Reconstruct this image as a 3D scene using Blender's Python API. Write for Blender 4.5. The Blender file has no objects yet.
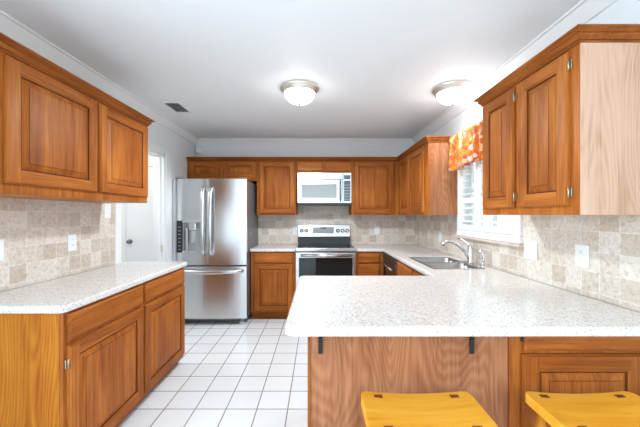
import bpy, bmesh, math, random
from mathutils import Vector, Matrix
random.seed(7)
PI = math.pi
S = bpy.context.scene
COL = S.collection

# ------------------------------------------------------------------ camera
cam = bpy.data.cameras.new('camera'); cam.sensor_width = 36.0; cam.lens = 305.0/640*36
cam.shift_x = 0.0031; cam.shift_y = 0.0023; cam.clip_start = 0.02
camo = bpy.data.objects.new('camera', cam); COL.objects.link(camo)
camo.location = (0, 0, 1.34); camo.rotation_euler = (PI/2, 0, 0)
S.camera = camo

# ------------------------------------------------------------------ world, light, exposure
w = bpy.data.worlds.new('daylight'); S.world = w; w.use_nodes = True
bg = w.node_tree.nodes['Background']; bg.inputs[0].default_value = (0.86, 0.93, 1.0, 1); bg.inputs[1].default_value = 1.0
S.view_settings.view_transform = 'Standard'; S.view_settings.look = 'None'
S.view_settings.gamma = 1.0; S.view_settings.use_curve_mapping = False
S.view_settings.exposure = 1.42

def area(name, loc, rot, sx, sy, power, color=(1, 1, 1)):
    l = bpy.data.lights.new(name, 'AREA'); l.shape = 'RECTANGLE'; l.size = sx; l.size_y = sy
    l.energy = power; l.color = color
    o = bpy.data.objects.new(name, l); COL.objects.link(o); o.location = loc; o.rotation_euler = rot
    return o
# daylight coming through the dining room windows behind the camera
area('rear_window_daylight', (-2.55, -4.35, 1.55), (PI/2+0.1, 0, 0), 2.2, 1.7, 3, (0.80, 0.92, 1.0))
area('rear_window_daylight', (0.35, -4.35, 1.55), (PI/2+0.1, 0, 0), 1.9, 1.7, 3, (0.80, 0.92, 1.0))
area('side_window_daylight', (-4.35, -1.7, 1.55), (PI/2+0.1, 0, -PI/2), 2.6, 1.7, 70, (0.80, 0.92, 1.0))
area('right_fill_light', (1.36, -1.4, 1.25), (PI/2, 0, PI/2), 2.4, 2.0, 19, (0.80, 0.92, 1.0))  # added fill from the right for the left cabinets; no door there

# added area lights aimed up for ceiling bounce; no lamp stands there
area('added_ceiling_fill', (-2.4, -1.6, 1.8), (PI, 0, 0), 0.9, 0.9, 4, (0.86, 0.95, 1.0))
area('added_ceiling_fill', (0.3, -1.3, 1.8), (PI, 0, 0), 0.6, 0.6, 1, (0.86, 0.95, 1.0))

# ------------------------------------------------------------------ materials
def new_mat(name):
    m = bpy.data.materials.new(name); m.use_nodes = True
    nt = m.node_tree; b = nt.nodes['Principled BSDF']
    return m, nt, b
def plain(name, col, rough=0.5, metal=0.0, **kw):
    m, nt, b = new_mat(name)
    b.inputs['Base Color'].default_value = (*col, 1); b.inputs['Roughness'].default_value = rough
    b.inputs['Metallic'].default_value = metal
    for k, v in kw.items(): b.inputs[k].default_value = v
    return m
def N(nt, t, **kw):
    n = nt.nodes.new(t)
    for k, v in kw.items(): setattr(n, k, v)
    return n
def ramp(nt, stops, interp='LINEAR'):
    r = N(nt, 'ShaderNodeValToRGB'); cr = r.color_ramp; cr.interpolation = interp
    while len(cr.elements) < len(stops): cr.elements.new(0.5)
    for e, (p, c) in zip(cr.elements, stops): e.position = p; e.color = (*c, 1)
    return r

def painted(name, col, rough=0.6):
    m, nt, b = new_mat(name)
    tc = N(nt, 'ShaderNodeTexCoord'); n = N(nt, 'ShaderNodeTexNoise'); n.inputs['Scale'].default_value = 90; n.inputs['Detail'].default_value = 3
    bp = N(nt, 'ShaderNodeBump'); bp.inputs['Strength'].default_value = 0.03; bp.inputs['Distance'].default_value = 0.01
    nt.links.new(tc.outputs['Object'], n.inputs['Vector']); nt.links.new(n.outputs['Fac'], bp.inputs['Height'])
    nt.links.new(bp.outputs['Normal'], b.inputs['Normal'])
    b.inputs['Base Color'].default_value = (*col, 1); b.inputs['Roughness'].default_value = rough
    return m

def wood(name, axis, dark, mid, light, rough=0.40, cathedral=0.0, fine=1.0):
    """procedural wood, grain running along the given local axis"""
    m, nt, b = new_mat(name); L = nt.links.new
    tc = N(nt, 'ShaderNodeTexCoord'); oi = N(nt, 'ShaderNodeObjectInfo')
    off = N(nt, 'ShaderNodeVectorMath', operation='SCALE'); off.inputs[0].default_value = (7.3, 5.1, 3.7); L(oi.outputs['Random'], off.inputs['Scale'])
    add = N(nt, 'ShaderNodeVectorMath', operation='ADD'); L(tc.outputs['Object'], add.inputs[0]); L(off.outputs[0], add.inputs[1])
    def mp(a, g):
        q = N(nt, 'ShaderNodeMapping'); s = [a, a, a]; s['xyz'.index(axis)] = g; q.inputs['Scale'].default_value = s
        L(add.outputs[0], q.inputs['Vector']); return q
    n1 = N(nt, 'ShaderNodeTexNoise'); n1.inputs['Scale'].default_value = 1; n1.inputs['Detail'].default_value = 5; n1.inputs['Roughness'].default_value = 0.62
    n1.inputs['Distortion'].default_value = 0.6
    L(mp(26*fine, 1.6).outputs[0], n1.inputs['Vector'])
    n2 = N(nt, 'ShaderNodeTexNoise'); n2.inputs['Scale'].default_value = 1; n2.inputs['Detail'].default_value = 3
    L(mp(160, 5).outputs[0], n2.inputs['Vector'])
    n3 = N(nt, 'ShaderNodeTexNoise'); n3.inputs['Scale'].default_value = 1; n3.inputs['Detail'].default_value = 2
    L(mp(5, 2.2).outputs[0], n3.inputs['Vector'])
    mx = N(nt, 'ShaderNodeMath', operation='MULTIPLY_ADD'); mx.inputs[1].default_value = 0.28; L(n2.outputs['Fac'], mx.inputs[0])
    ml = N(nt, 'ShaderNodeMath', operation='MULTIPLY'); ml.inputs[1].default_value = 0.45; L(n1.outputs['Fac'], ml.inputs[0])
    L(ml.outputs[0], mx.inputs[2])
    m3 = N(nt, 'ShaderNodeMath', operation='MULTIPLY_ADD'); m3.inputs[1].default_value = 0.32; L(n3.outputs['Fac'], m3.inputs[0]); L(mx.outputs[0], m3.inputs[2])
    fac = m3.outputs[0]
    if cathedral:
        wn_ = N(nt, 'ShaderNodeTexNoise'); wn_.inputs['Scale'].default_value = 1; wn_.inputs['Detail'].default_value = 1.5; wn_.inputs['Roughness'].default_value = 0.35
        L(mp(4.2, 0.75).outputs[0], wn_.inputs['Vector'])
        k1 = N(nt, 'ShaderNodeMath', operation='MULTIPLY_ADD'); k1.inputs[1].default_value = 230.0; L(wn_.outputs['Fac'], k1.inputs[0])
        k0 = N(nt, 'ShaderNodeMath', operation='MULTIPLY'); k0.inputs[1].default_value = 7.0; L(n1.outputs['Fac'], k0.inputs[0]); L(k0.outputs[0], k1.inputs[2])
        k2 = N(nt, 'ShaderNodeMath', operation='SINE'); L(k1.outputs[0], k2.inputs[0])
        wv = N(nt, 'ShaderNodeMath', operation='MULTIPLY_ADD'); wv.inputs[1].default_value = 0.5; wv.inputs[2].default_value = 0.5; L(k2.outputs[0], wv.inputs[0])
        m4 = N(nt, 'ShaderNodeMath', operation='MULTIPLY_ADD'); m4.inputs[1].default_value = cathedral; L(wv.outputs[0], m4.inputs[0]); L(fac, m4.inputs[2])
        m5 = N(nt, 'ShaderNodeMath', operation='SUBTRACT'); m5.inputs[1].default_value = cathedral*0.5; L(m4.outputs[0], m5.inputs[0])
        fac = m5.outputs[0]
    r = ramp(nt, [(0.34, dark), (0.52, mid), (0.70, light)]); L(fac, r.inputs['Fac'])
    hs = N(nt, 'ShaderNodeHueSaturation'); L(r.outputs['Color'], hs.inputs['Color'])
    vr = N(nt, 'ShaderNodeMath', operation='MULTIPLY_ADD'); vr.inputs[1].default_value = 0.16; vr.inputs[2].default_value = 0.92; L(oi.outputs['Random'], vr.inputs[0])
    L(vr.outputs[0], hs.inputs['Value'])
    L(hs.outputs['Color'], b.inputs['Base Color'])
    b.inputs['Roughness'].default_value = rough
    bp = N(nt, 'ShaderNodeBump'); bp.inputs['Strength'].default_value = 0.06; bp.inputs['Distance'].default_value = 0.002
    L(n2.outputs['Fac'], bp.inputs['Height']); L(bp.outputs['Normal'], b.inputs['Normal'])
    b.inputs['Specular IOR Level'].default_value = 0.13
    return m

CAB = ((0.17, 0.041, 0.008), (0.36, 0.104, 0.018), (0.55, 0.195, 0.036))
HONEY = ((0.32, 0.085, 0.005), (0.47, 0.150, 0.011), (0.58, 0.215, 0.022))
M = {}
M['wv'] = wood('cabinet wood upright grain', 'z', *CAB)
M['wh'] = wood('cabinet wood level grain', 'x', *CAB)
M['wgroove'] = wood('dark groove wood', 'z', (0.08, 0.020, 0.004), (0.15, 0.040, 0.008), (0.24, 0.07, 0.014))  # darker wood on door groove and crown cove faces
M['wc'] = wood('crown wood', 'x', (0.16, 0.040, 0.007), (0.31, 0.086, 0.015), (0.46, 0.150, 0.028))
M['wo'] = wood('oak end panel', 'z', *HONEY, cathedral=0.14)
M['wlit'] = wood('lit-toned oak end panel', 'z', (0.46, 0.262, 0.165), (0.63, 0.395, 0.270), (0.70, 0.465, 0.330), cathedral=0.08)  # oak made paler so its colour carries the strong light on this panel
M['wp'] = wood('oak back panel', 'z', (0.19, 0.066, 0.028), (0.33, 0.132, 0.060), (0.48, 0.215, 0.105), cathedral=0.09)
M['pine'] = wood('varnished pine', 'x', (0.82, 0.310, 0.022), (0.96, 0.450, 0.042), (0.97, 0.56, 0.09), rough=0.28, fine=0.7)
M['pinev'] = wood('varnished pine upright', 'z', (0.55, 0.20, 0.018), (0.74, 0.310, 0.028), (0.84, 0.40, 0.05), rough=0.28, fine=0.7)
M['tenon'] = plain('dark wedge end grain', (0.22, 0.045, 0.012), 0.5)
M['dark'] = plain('dark recess', (0.03, 0.022, 0.018), 0.7)
M['wall'] = painted('wall paint', (0.80, 0.83, 0.85))
M['ceil'] = painted('ceiling paint', (0.87, 0.895, 0.91))
M['white'] = painted('white trim paint', (0.86, 0.875, 0.88), 0.35)
M['brass'] = plain('antique brass', (0.50, 0.43, 0.30), 0.4, 1.0)
M['nickel'] = plain('brushed nickel', (0.78, 0.75, 0.68), 0.4, 1.0)
M['chrome'] = plain('chrome', (0.72, 0.73, 0.74), 0.14, 1.0)
M['black'] = plain('black plastic', (0.018, 0.02, 0.022), 0.35)
M['blackglass'] = plain('black glass', (0.012, 0.016, 0.018), 0.06)
M['iron'] = plain('black iron', (0.025, 0.025, 0.027), 0.45, 0.6)
M['grey'] = plain('grey enamel', (0.21, 0.22, 0.225), 0.45, 0.3)
M['plate'] = plain('white plastic', (0.88, 0.89, 0.90), 0.3)
M['greyplastic'] = plain('grey plastic', (0.45, 0.46, 0.47), 0.4)
M['mwglass'] = plain('mesh backed oven glass', (0.34, 0.38, 0.39), 0.12)
M['panelgrey'] = plain('grey display', (0.30, 0.32, 0.33), 0.2)
M['keypad'] = plain('keypad', (0.10, 0.13, 0.14), 0.2)
M['lawn'] = plain('lawn', (0.25, 0.33, 0.16), 0.9)

def steel(name, col, rough, aniso):
    m, nt, b = new_mat(name); L = nt.links.new
    tc = N(nt, 'ShaderNodeTexCoord'); q = N(nt, 'ShaderNodeMapping'); q.inputs['Scale'].default_value = (150, 3, 2)
    n = N(nt, 'ShaderNodeTexNoise'); n.inputs['Scale'].default_value = 1; n.inputs['Detail'].default_value = 2
    L(tc.outputs['Object'], q.inputs['Vector']); L(q.outputs[0], n.inputs['Vector'])
    r = N(nt, 'ShaderNodeMapRange'); r.inputs['To Min'].default_value = rough-0.02; r.inputs['To Max'].default_value = rough+0.02
    L(n.outputs['Fac'], r.inputs['Value']); L(r.outputs[0], b.inputs['Roughness'])
    b.inputs['Base Color'].default_value = (*col, 1); b.inputs['Metallic'].default_value = 1
    b.inputs['Anisotropic'].default_value = aniso; b.inputs['Anisotropic Rotation'].default_value = 0.25
    t = N(nt, 'ShaderNodeTangent', direction_type='RADIAL', axis='Z'); L(t.outputs[0], b.inputs['Tangent'])
    return m
M['steel'] = steel('brushed stainless steel', (0.66, 0.67, 0.68), 0.25, 0.75)
M['steel2'] = steel('stainless trim', (0.66, 0.665, 0.67), 0.26, 0.3)
M['darksteel'] = plain('dark steel', (0.22, 0.22, 0.23), 0.3, 1.0)
M['sinksteel'] = plain('satin sink steel', (0.50, 0.51, 0.52), 0.26, 1.0)

def quartz():
    m, nt, b = new_mat('speckled quartz'); L = nt.links.new
    tc = N(nt, 'ShaderNodeTexCoord')
    v = N(nt, 'ShaderNodeTexVoronoi'); v.inputs['Scale'].default_value = 205; L(tc.outputs['Object'], v.inputs['Vector'])
    r = ramp(nt, [(0.0, (0.42, 0.35, 0.30)), (0.06, (0.54, 0.46, 0.41)), (0.14, (0.69, 0.64, 0.60)), (0.28, (0.78, 0.75, 0.72)), (0.75, (0.81, 0.78, 0.75)), (0.95, (0.88, 0.87, 0.86))], 'LINEAR')
    sep = N(nt, 'ShaderNodeSeparateColor'); L(v.outputs['Color'], sep.inputs[0]); L(sep.outputs[0], r.inputs['Fac'])
    n = N(nt, 'ShaderNodeTexNoise'); n.inputs['Scale'].default_value = 55; n.inputs['Detail'].default_value = 4; L(tc.outputs['Object'], n.inputs['Vector'])
    r2 = ramp(nt, [(0.35, (0.86, 0.83, 0.81)), (0.65, (1, 1, 1))]); L(n.outputs['Fac'], r2.inputs['Fac'])
    mx = N(nt, 'ShaderNodeMix', data_type='RGBA', blend_type='MULTIPLY'); mx.inputs[0].default_value = 0.6
    L(r.outputs['Color'], mx.inputs[6]); L(r2.outputs['Color'], mx.inputs[7]); L(mx.outputs[2], b.inputs['Base Color'])
    b.inputs['Roughness'].default_value = 0.16
    return m
M['quartz'] = quartz()

def tiles(name, size, mortar, plane, c1, c2, cm, off=(0, 0), rough=0.4, vein=0.0, bump=0.3):
    m, nt, b = new_mat(name); L = nt.links.new
    tc = N(nt, 'ShaderNodeTexCoord'); sp = N(nt, 'ShaderNodeSeparateXYZ'); L(tc.outputs['Object'], sp.inputs[0])
    cb = N(nt, 'ShaderNodeCombineXYZ')
    for i, ax in enumerate(plane):
        a = N(nt, 'ShaderNodeMath', operation='ADD'); a.inputs[1].default_value = off[i] + 10*size
        L(sp.outputs['XYZ'.index(ax.upper())], a.inputs[0]); L(a.outputs[0], cb.inputs[i])
    br = N(nt, 'ShaderNodeTexBrick', offset=0.0, squash=1.0); br.inputs['Scale'].default_value = 1
    br.inputs['Brick Width'].default_value = size; br.inputs['Row Height'].default_value = size
    br.inputs['Mortar Size'].default_value = mortar; br.inputs['Mortar Smooth'].default_value = 0.15; br.inputs['Bias'].default_value = 0.0
    br.inputs['Color1'].default_value = (*c1, 1); br.inputs['Color2'].default_value = (*c2, 1); br.inputs['Mortar'].default_value = (*cm, 1)
    L(cb.outputs[0], br.inputs['Vector']); out = br.outputs['Color']
    if vein:
        n = N(nt, 'ShaderNodeTexNoise'); n.inputs['Scale'].default_value = 48; n.inputs['Detail'].default_value = 6; n.inputs['Roughness'].default_value = 0.65; n.inputs['Distortion'].default_value = 0.8
        L(tc.outputs['Object'], n.inputs['Vector'])
        r = ramp(nt, [(0.30, (0.62, 0.54, 0.46)), (0.5, (0.92, 0.89, 0.86)), (0.7, (1.06, 1.06, 1.06))]); L(n.outputs['Fac'], r.inputs['Fac'])
        mx = N(nt, 'ShaderNodeMix', data_type='RGBA', blend_type='MULTIPLY'); mx.inputs[0].default_value = vein
        L(out, mx.inputs[6]); L(r.outputs['Color'], mx.inputs[7]); out = mx.outputs[2]
    L(out, b.inputs['Base Color'])
    inv = N(nt, 'ShaderNodeMath', operation='SUBTRACT'); inv.inputs[0].default_value = 1; L(br.outputs['Fac'], inv.inputs[1])
    bp = N(nt, 'ShaderNodeBump'); bp.inputs['Strength'].default_value = bump; bp.inputs['Distance'].default_value = 0.003
    L(inv.outputs[0], bp.inputs['Height']); L(bp.outputs['Normal'], b.inputs['Normal'])
    b.inputs['Roughness'].default_value = rough
    return m
M['floor'] = tiles('white ceramic floor tile', 0.213, 0.0042, 'xy', (0.86, 0.87, 0.88), (0.82, 0.83, 0.845), (0.26, 0.225, 0.21), (0.209, -2.106), 0.22)
TR = ((0.62, 0.525, 0.435), (0.82, 0.765, 0.70), (0.82, 0.80, 0.76))
M['tile_l'] = tiles('tumbled travertine', 0.1045, 0.0022, 'yz', *TR, (-1.739, -1.361), 0.45, 0.8)
M['tile_b'] = tiles('tumbled travertine back', 0.1045, 0.0022, 'xz', *TR, (0.3, -1.361), 0.45, 0.8)

# ------------------------------------------------------------------ mesh helpers
class MB:
    def __init__(s): s.bm = bmesh.new()
    def face(s, pts, m=0):
        f = s.bm.faces.new([s.bm.verts.new(p) for p in pts]); f.material_index = m; return f
    def box(s, x0, y0, z0, x1, y1, z1, m=0, bev=0.0, seg=2):
        x0, x1 = sorted((x0, x1)); y0, y1 = sorted((y0, y1)); z0, z1 = sorted((z0, z1))
        v = [s.bm.verts.new(p) for p in ((x0,y0,z0),(x1,y0,z0),(x1,y1,z0),(x0,y1,z0),(x0,y0,z1),(x1,y0,z1),(x1,y1,z1),(x0,y1,z1))]
        fs = [s.bm.faces.new([v[i] for i in q]) for q in ((0,3,2,1),(4,5,6,7),(0,1,5,4),(1,2,6,5),(2,3,7,6),(3,0,4,7))]
        for f in fs: f.material_index = m
        if bev:
            es = list({e for f in fs for e in f.edges})
            r = bmesh.ops.bevel(s.bm, geom=es, offset=bev, segments=seg, affect='EDGES', profile=0.5)
            for f in r['faces']: f.material_index = m
        return s
    def tube(s, pts, r, m=0, n=12, cap=True, flat=None):
        """tube through pts; r a number or one per point; flat=(vector, factor) squashes the section along a direction"""
        pts = [Vector(p) for p in pts]; rs = r if hasattr(r, '__len__') else [r]*len(pts)
        rings = []; up = Vector((0, 0, 1))
        t0 = (pts[1]-pts[0]).normalized()
        if abs(t0.dot(up)) > 0.9: up = Vector((1, 0, 0))
        a = t0.cross(up).normalized()
        for i, p in enumerate(pts):
            t = (pts[min(i+1, len(pts)-1)]-pts[max(i-1, 0)]).normalized()
            a = (a - t*a.dot(t)).normalized(); b = t.cross(a)
            ring = []
            for k in range(n):
                d = (a*math.cos(2*PI*k/n) + b*math.sin(2*PI*k/n))*rs[i]
                if flat: fv = Vector(flat[0]).normalized(); d = d - fv*d.dot(fv)*(1-flat[1])
                ring.append(s.bm.verts.new(p+d))
            rings.append(ring)
        for A, B in zip(rings, rings[1:]):
            for k in range(n):
                f = s.bm.faces.new((A[k], A[(k+1)%n], B[(k+1)%n], B[k])); f.material_index = m; f.smooth = True
        if cap:
            s.bm.faces.new(rings[0][::-1]).material_index = m; s.bm.faces.new(rings[-1]).material_index = m
        return s
    def lathe(s, prof, c, n=40, m=0, axis='z', smooth=True):
        """prof: list of (radius, height along the axis)"""
        c = Vector(c); rings = []
        def P(r, h, k):
            a = 2*PI*k/n; u, v = r*math.cos(a), r*math.sin(a)
            return c + {'z': Vector((u, v, h)), 'y': Vector((u, h, v)), 'x': Vector((h, u, v))}[axis]
        for r, h in prof:
            rings.append([s.bm.verts.new(P(r, h, k)) for k in range(n)] if r > 1e-6 else [s.bm.verts.new(P(0, h, 0))])
        for A, B in zip(rings, rings[1:]):
            for k in range(n):
                q = [A[k % len(A)], A[(k+1) % len(A)], B[(k+1) % len(B)], B[k % len(B)]]
                q = list(dict.fromkeys(q))
                if len(q) > 2:
                    f = s.bm.faces.new(q); f.material_index = m; f.smooth = smooth
        return s
    def prism(s, poly, h0, h1, axis='z', m=0):
        """extrude a 2D outline along an axis; outline in the remaining two axes in xyz order"""
        def P(p, h): return {'z': (p[0], p[1], h), 'y': (p[0], h, p[1]), 'x': (h, p[0], p[1])}[axis]
        A = [s.bm.verts.new(P(p, h0)) for p in poly]; B = [s.bm.verts.new(P(p, h1)) for p in poly]
        s.bm.faces.new(A).material_index = m; s.bm.faces.new(B[::-1]).material_index = m
        for i in range(len(poly)):
            j = (i+1) % len(poly); s.bm.faces.new((A[i], A[j], B[j], B[i])).material_index = m
        return s
    def cells(s, xs, ys, keep, z0, z1, m=0):
        """slab made of the kept cells of a grid, as one closed skin"""
        V = {}
        def v(i, j, k):
            if (i, j, k) not in V: V[(i, j, k)] = s.bm.verts.new((xs[i], ys[j], (z0, z1)[k]))
            return V[(i, j, k)]
        nx, ny = len(xs)-1, len(ys)-1
        K = {(i, j) for i in range(nx) for j in range(ny) if keep((xs[i]+xs[i+1])/2, (ys[j]+ys[j+1])/2)}
        for i, j in K:
            s.bm.faces.new((v(i,j,1), v(i+1,j,1), v(i+1,j+1,1), v(i,j+1,1))).material_index = m
            s.bm.faces.new((v(i,j,0), v(i,j+1,0), v(i+1,j+1,0), v(i+1,j,0))).material_index = m
            if (i-1, j) not in K: s.bm.faces.new((v(i,j,0), v(i,j,1), v(i,j+1,1), v(i,j+1,0))).material_index = m
            if (i+1, j) not in K: s.bm.faces.new((v(i+1,j,0), v(i+1,j+1,0), v(i+1,j+1,1), v(i+1,j,1))).material_index = m
            if (i, j-1) not in K: s.bm.faces.new((v(i,j,0), v(i+1,j,0), v(i+1,j,1), v(i,j,1))).material_index = m
            if (i, j+1) not in K: s.bm.faces.new((v(i,j+1,0), v(i,j+1,1), v(i+1,j+1,1), v(i+1,j+1,0))).material_index = m
        return s
    def sweep(s, path, prof, m=0, side=1, dark=()):
        """moulding: profile (out, z) swept along a 2D path with mitred corners; out goes to the right of travel when side=1"""
        P = [Vector((p[0], p[1])) for p in path]; rings = []
        for i, p in enumerate(P):
            ds = []
            if i > 0: ds.append((p-P[i-1]).normalized())
            if i < len(P)-1: ds.append((P[i+1]-p).normalized())
            ns = [Vector((d.y, -d.x))*side for d in ds]
            n = sum(ns, Vector((0, 0))); n.normalize(); k = 1/max(0.2, n.dot(ns[0]))
            rings.append([s.bm.verts.new((p.x+n.x*o*k, p.y+n.y*o*k, z)) for o, z in prof])
        c = len(prof)
        for A, B in zip(rings, rings[1:]):
            for k in range(c): s.bm.faces.new((A[k], A[(k+1)%c], B[(k+1)%c], B[k])).material_index = m+1 if k in dark else m
        s.bm.faces.new(rings[0]).material_index = m; s.bm.faces.new(rings[-1][::-1]).material_index = m
        return s
    def shift(s, d):
        for v in s.bm.verts: v.co -= d
        return s

def obj(name, mb, mats, parent=None, bevel=0.0, seg=2, smooth=False, world=None):
    """link what the builder holds as one mesh; world = the root's location when the shape was laid out in room coordinates"""
    if world is not None: mb.shift(Vector(world))
    bmesh.ops.recalc_face_normals(mb.bm, faces=mb.bm.faces)
    me = bpy.data.meshes.new(name); mb.bm.to_mesh(me); mb.bm.free()
    for k in ([mats] if isinstance(mats, str) else mats): me.materials.append(M[k])
    if smooth:
        for p in me.polygons: p.use_smooth = True
    o = bpy.data.objects.new(name, me); COL.objects.link(o)
    if parent is not None: o.parent = parent
    if bevel:
        b = o.modifiers.new('rounding', 'BEVEL'); b.width = bevel; b.segments = seg; b.limit_method = 'ANGLE'; b.angle_limit = math.radians(40)
    return o
def tag(o, label, cat, group=None):
    o['label'] = label; o['category'] = cat
    if group: o['group'] = group
    return o
def thing(name, label, cat, loc=(0, 0, 0), rz=0.0, group=None):
    o = bpy.data.objects.new(name, None); COL.objects.link(o); o.empty_display_size = 0.1
    o.location = loc; o.rotation_euler = (0, 0, rz)
    return tag(o, label, cat, group)
def struct(name, mb, mats, parent=None, **kw):
    o = obj(name, mb, mats, parent, **kw)
    if parent is None: o['kind'] = 'structure'
    return o
def copy_tree(o, parent=None):
    c = o.copy(); COL.objects.link(c)
    if parent is not None: c.parent = parent
    for ch in list(o.children): copy_tree(ch, c)
    return c

# ------------------------------------------------------------------ the room
XL, XR, YB, H = -1.77, 1.42, 4.45, 2.44
YR, XF = -4.5, -4.5                                   # rear and far-left limits of the dining room behind the camera
m = MB(); m.box(XF-0.1, YR-0.1, -0.1, XR+0.1, YB+0.1, 0); struct('floor', m, 'floor')
m = MB(); m.box(XF-0.1, YR-0.1, H, XR+0.1, YB+0.1, H+0.1); struct('ceiling', m, 'ceil')
m = MB(); m.box(XL-0.12, YB, 0, XR+0.1, YB+0.1, H); struct('wall_back', m, 'wall')
# left wall with the hall opening
OY0, OY1, OZ = 2.72, 3.52, 2.03
m = MB(); m.cells([0.9, OY0, OY1, YB], [0, OZ, H], lambda a, b: not (OY0 < a < OY1 and b < OZ), XL-0.12, XL)
for v in m.bm.verts: v.co = Vector((v.co.z, v.co.x, v.co.y))
struct('wall_left', m, 'wall')
# right wall with the window hole
WY0, WY1, WZ0, WZ1 = 2.165, 2.995, 1.19, 2.0
m = MB(); m.cells([YR, WY0, WY1, YB], [0, WZ0, WZ1, H], lambda a, b: not (WY0 < a < WY1 and WZ0 < b < WZ1), XR, XR+0.1)
for v in m.bm.verts: v.co = Vector((v.co.z, v.co.x, v.co.y))
struct('wall_right', m, 'wall')
m = MB(); m.box(XF, YR-0.1, 0, XR, YR, H); struct('wall_rear', m, 'wall')
m = MB(); m.box(XF-0.1, YR, 0, XF, 0.9, H); struct('wall_far_left', m, 'wall')
m = MB(); m.box(XF, 0.9, 0, XL-0.12, 1.0, H); struct('wall_dining', m, 'wall')
# hall beyond the opening
m = MB(); m.box(-3.3, 4.35, 0, XL-0.12, 4.45, H); struct('wall_hall_back', m, 'white')
m = MB(); m.box(-3.4, 1.0, 0, -3.3, 4.45, H); struct('wall_hall_left', m, 'wall')
# ceiling cove
CR = [(0, H-0.085), (0.012, H-0.085), (0.018, H-0.07), (0.045, H-0.03), (0.055, H-0.014), (0.07, H-0.012), (0.07, H), (0, H)]
m = MB(); m.sweep([(XL, 0.9), (XL, YB), (XR, YB), (XR, YR)], CR); struct('trim_1', m, 'white')
# casing round the hall opening
m = MB()
for y0, y1 in ((OY0-0.075, OY0), (OY1, OY1+0.095)):
    m.box(XL, y0, 0, XL+0.018, y1, OZ+0.06, bev=0.004)
m.box(XL, OY0-0.075, OZ, XL+0.02, OY1+0.095, OZ+0.062, bev=0.004)
m.box(XL-0.12, OY1-0.018, 0, XL, OY1, OZ); m.box(XL-0.12, OY0, 0, XL, OY0+0.018, OZ); m.box(XL-0.12, OY0, OZ-0.018, XL, OY1, OZ)
m.box(XL-0.075, OY1-0.03, 0, XL-0.04, OY1-0.018, OZ-0.018)
t2 = struct('trim_2', m, 'white')
m = MB(); m.box(XL-0.04, OY1-0.0205, 0.915, XL-0.008, OY1-0.018, 0.995); struct('strike_plate', m, 'nickel', t2)
# the door at the end of the hall
d = thing('door_1', 'white door at the end of the hall', 'door', (-2.34, 4.33, 0)); del d['label'], d['category']; d['kind'] = 'structure'
def dd(name, mb, mat, parent, **kw): return obj(name, mb, mat, parent, world=(-2.34, 4.33, 0), **kw)
m = MB(); m.box(-2.715, 4.315, 0.01, -1.97, 4.348, 2.02, bev=0.003); leaf = dd('leaf', m, 'white', d)
m = MB()
for x0, x1 in ((-2.82, -2.725), (-1.96, -1.9)): m.box(x0, 4.325, 0, x1, 4.35, 2.11)
m.box(-2.82, 4.325, 2.03, -1.9, 4.35, 2.11); dd('casing', m, 'white', d)
m = MB(); m.lathe([(0, -0.06), (0.02, -0.06), (0.029, -0.048), (0.03, -0.035), (0.022, -0.022), (0.012, -0.018), (0.012, -0.006), (0.032, -0.004), (0.032, 0)], (-2.655, 4.315, 0.965), 20, axis='y')
dd('knob', m, 'darksteel', leaf)
m = MB(); m.box(-2.728, 4.318, 0.92, -2.716, 4.325, 1.14); dd('latch_plate', m, 'nickel', d)

# backsplash tiles
m = MB(); m.box(XL, 1.25, 0.914, XL+0.009, 2.645, 1.445); struct('wall_left_backsplash', m, 'tile_l')
m = MB(); m.box(-0.90, YB-0.009, 0.914, XR, YB, 1.52); struct('wall_back_backsplash', m, 'tile_b')
m = MB(); m.cells([1.0, 2.11, 3.055, YB-0.009], [0.914, 1.125, 1.36], lambda a, b: not (2.11 < a < 3.055 and b > 1.125), XR-0.009, XR)
for v in m.bm.verts: v.co = Vector((v.co.z, v.co.x, v.co.y))
struct('wall_right_backsplash', m, 'tile_l')

# window: casing, ledge, sash with glass
wn = bpy.data.objects.new('window_1', None); COL.objects.link(wn); wn['kind'] = 'structure'; wn.location = (XR, 2.58, 1.14)
def ww(name, mb, mat, **kw): return obj(name, mb, mat, wn, world=(XR, 2.58, 1.14), **kw)
m = MB()
for y0, y1 in ((2.105, 2.175), (2.985, 3.05)): m.box(XR-0.03, y0, 1.1955, XR, y1, 1.9895, bev=0.004)
m.box(XR-0.03, 2.105, 1.14, XR, 3.05, 1.195, bev=0.004); m.box(XR-0.03, 2.105, 1.99, XR, 3.05, 2.06, bev=0.004)
for y0, y1 in ((2.165, 2.18), (2.98, 2.995)): m.box(XR, y0, 1.19, XR+0.1, y1, 2.0)
m.box(XR, 2.165, 1.19, XR+0.1, 2.995, 1.205)
ww('casing', m, 'white')
m = MB(); m.box(XR-0.05, 2.08, 1.118, XR, 3.1, 1.138, bev=0.004); ww('sill', m, 'tile_b')
m = MB()
for y0, y1 in ((2.18, 2.215), (2.56, 2.60), (2.945, 2.98)): m.box(XR+0.065, y0, 1.205, XR+0.09, y1, 1.995)
for z0, z1 in ((1.205, 1.245), (1.58, 1.615), (1.955, 1.995)):
    for y0, y1 in ((2.2155, 2.5595), (2.6005, 2.9445)): m.box(XR+0.066, y0, z0, XR+0.089, y1, z1)
ww('sash', m, 'white')
gm, nt, b = new_mat('window glass'); b.inputs['Transmission Weight'].default_value = 1; b.inputs['Roughness'].default_value = 0; b.inputs['IOR'].default_value = 1.05
M['glass'] = gm
m = MB(); m.box(XR+0.076, 2.18, 1.205, XR+0.079, 2.98, 1.995); ww('pane', m, 'glass')
m = MB(); m.box(XR+0.4, -8, -0.3, XR+40, 30, -0.25); struct('ground_outside', m, 'lawn')

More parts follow.
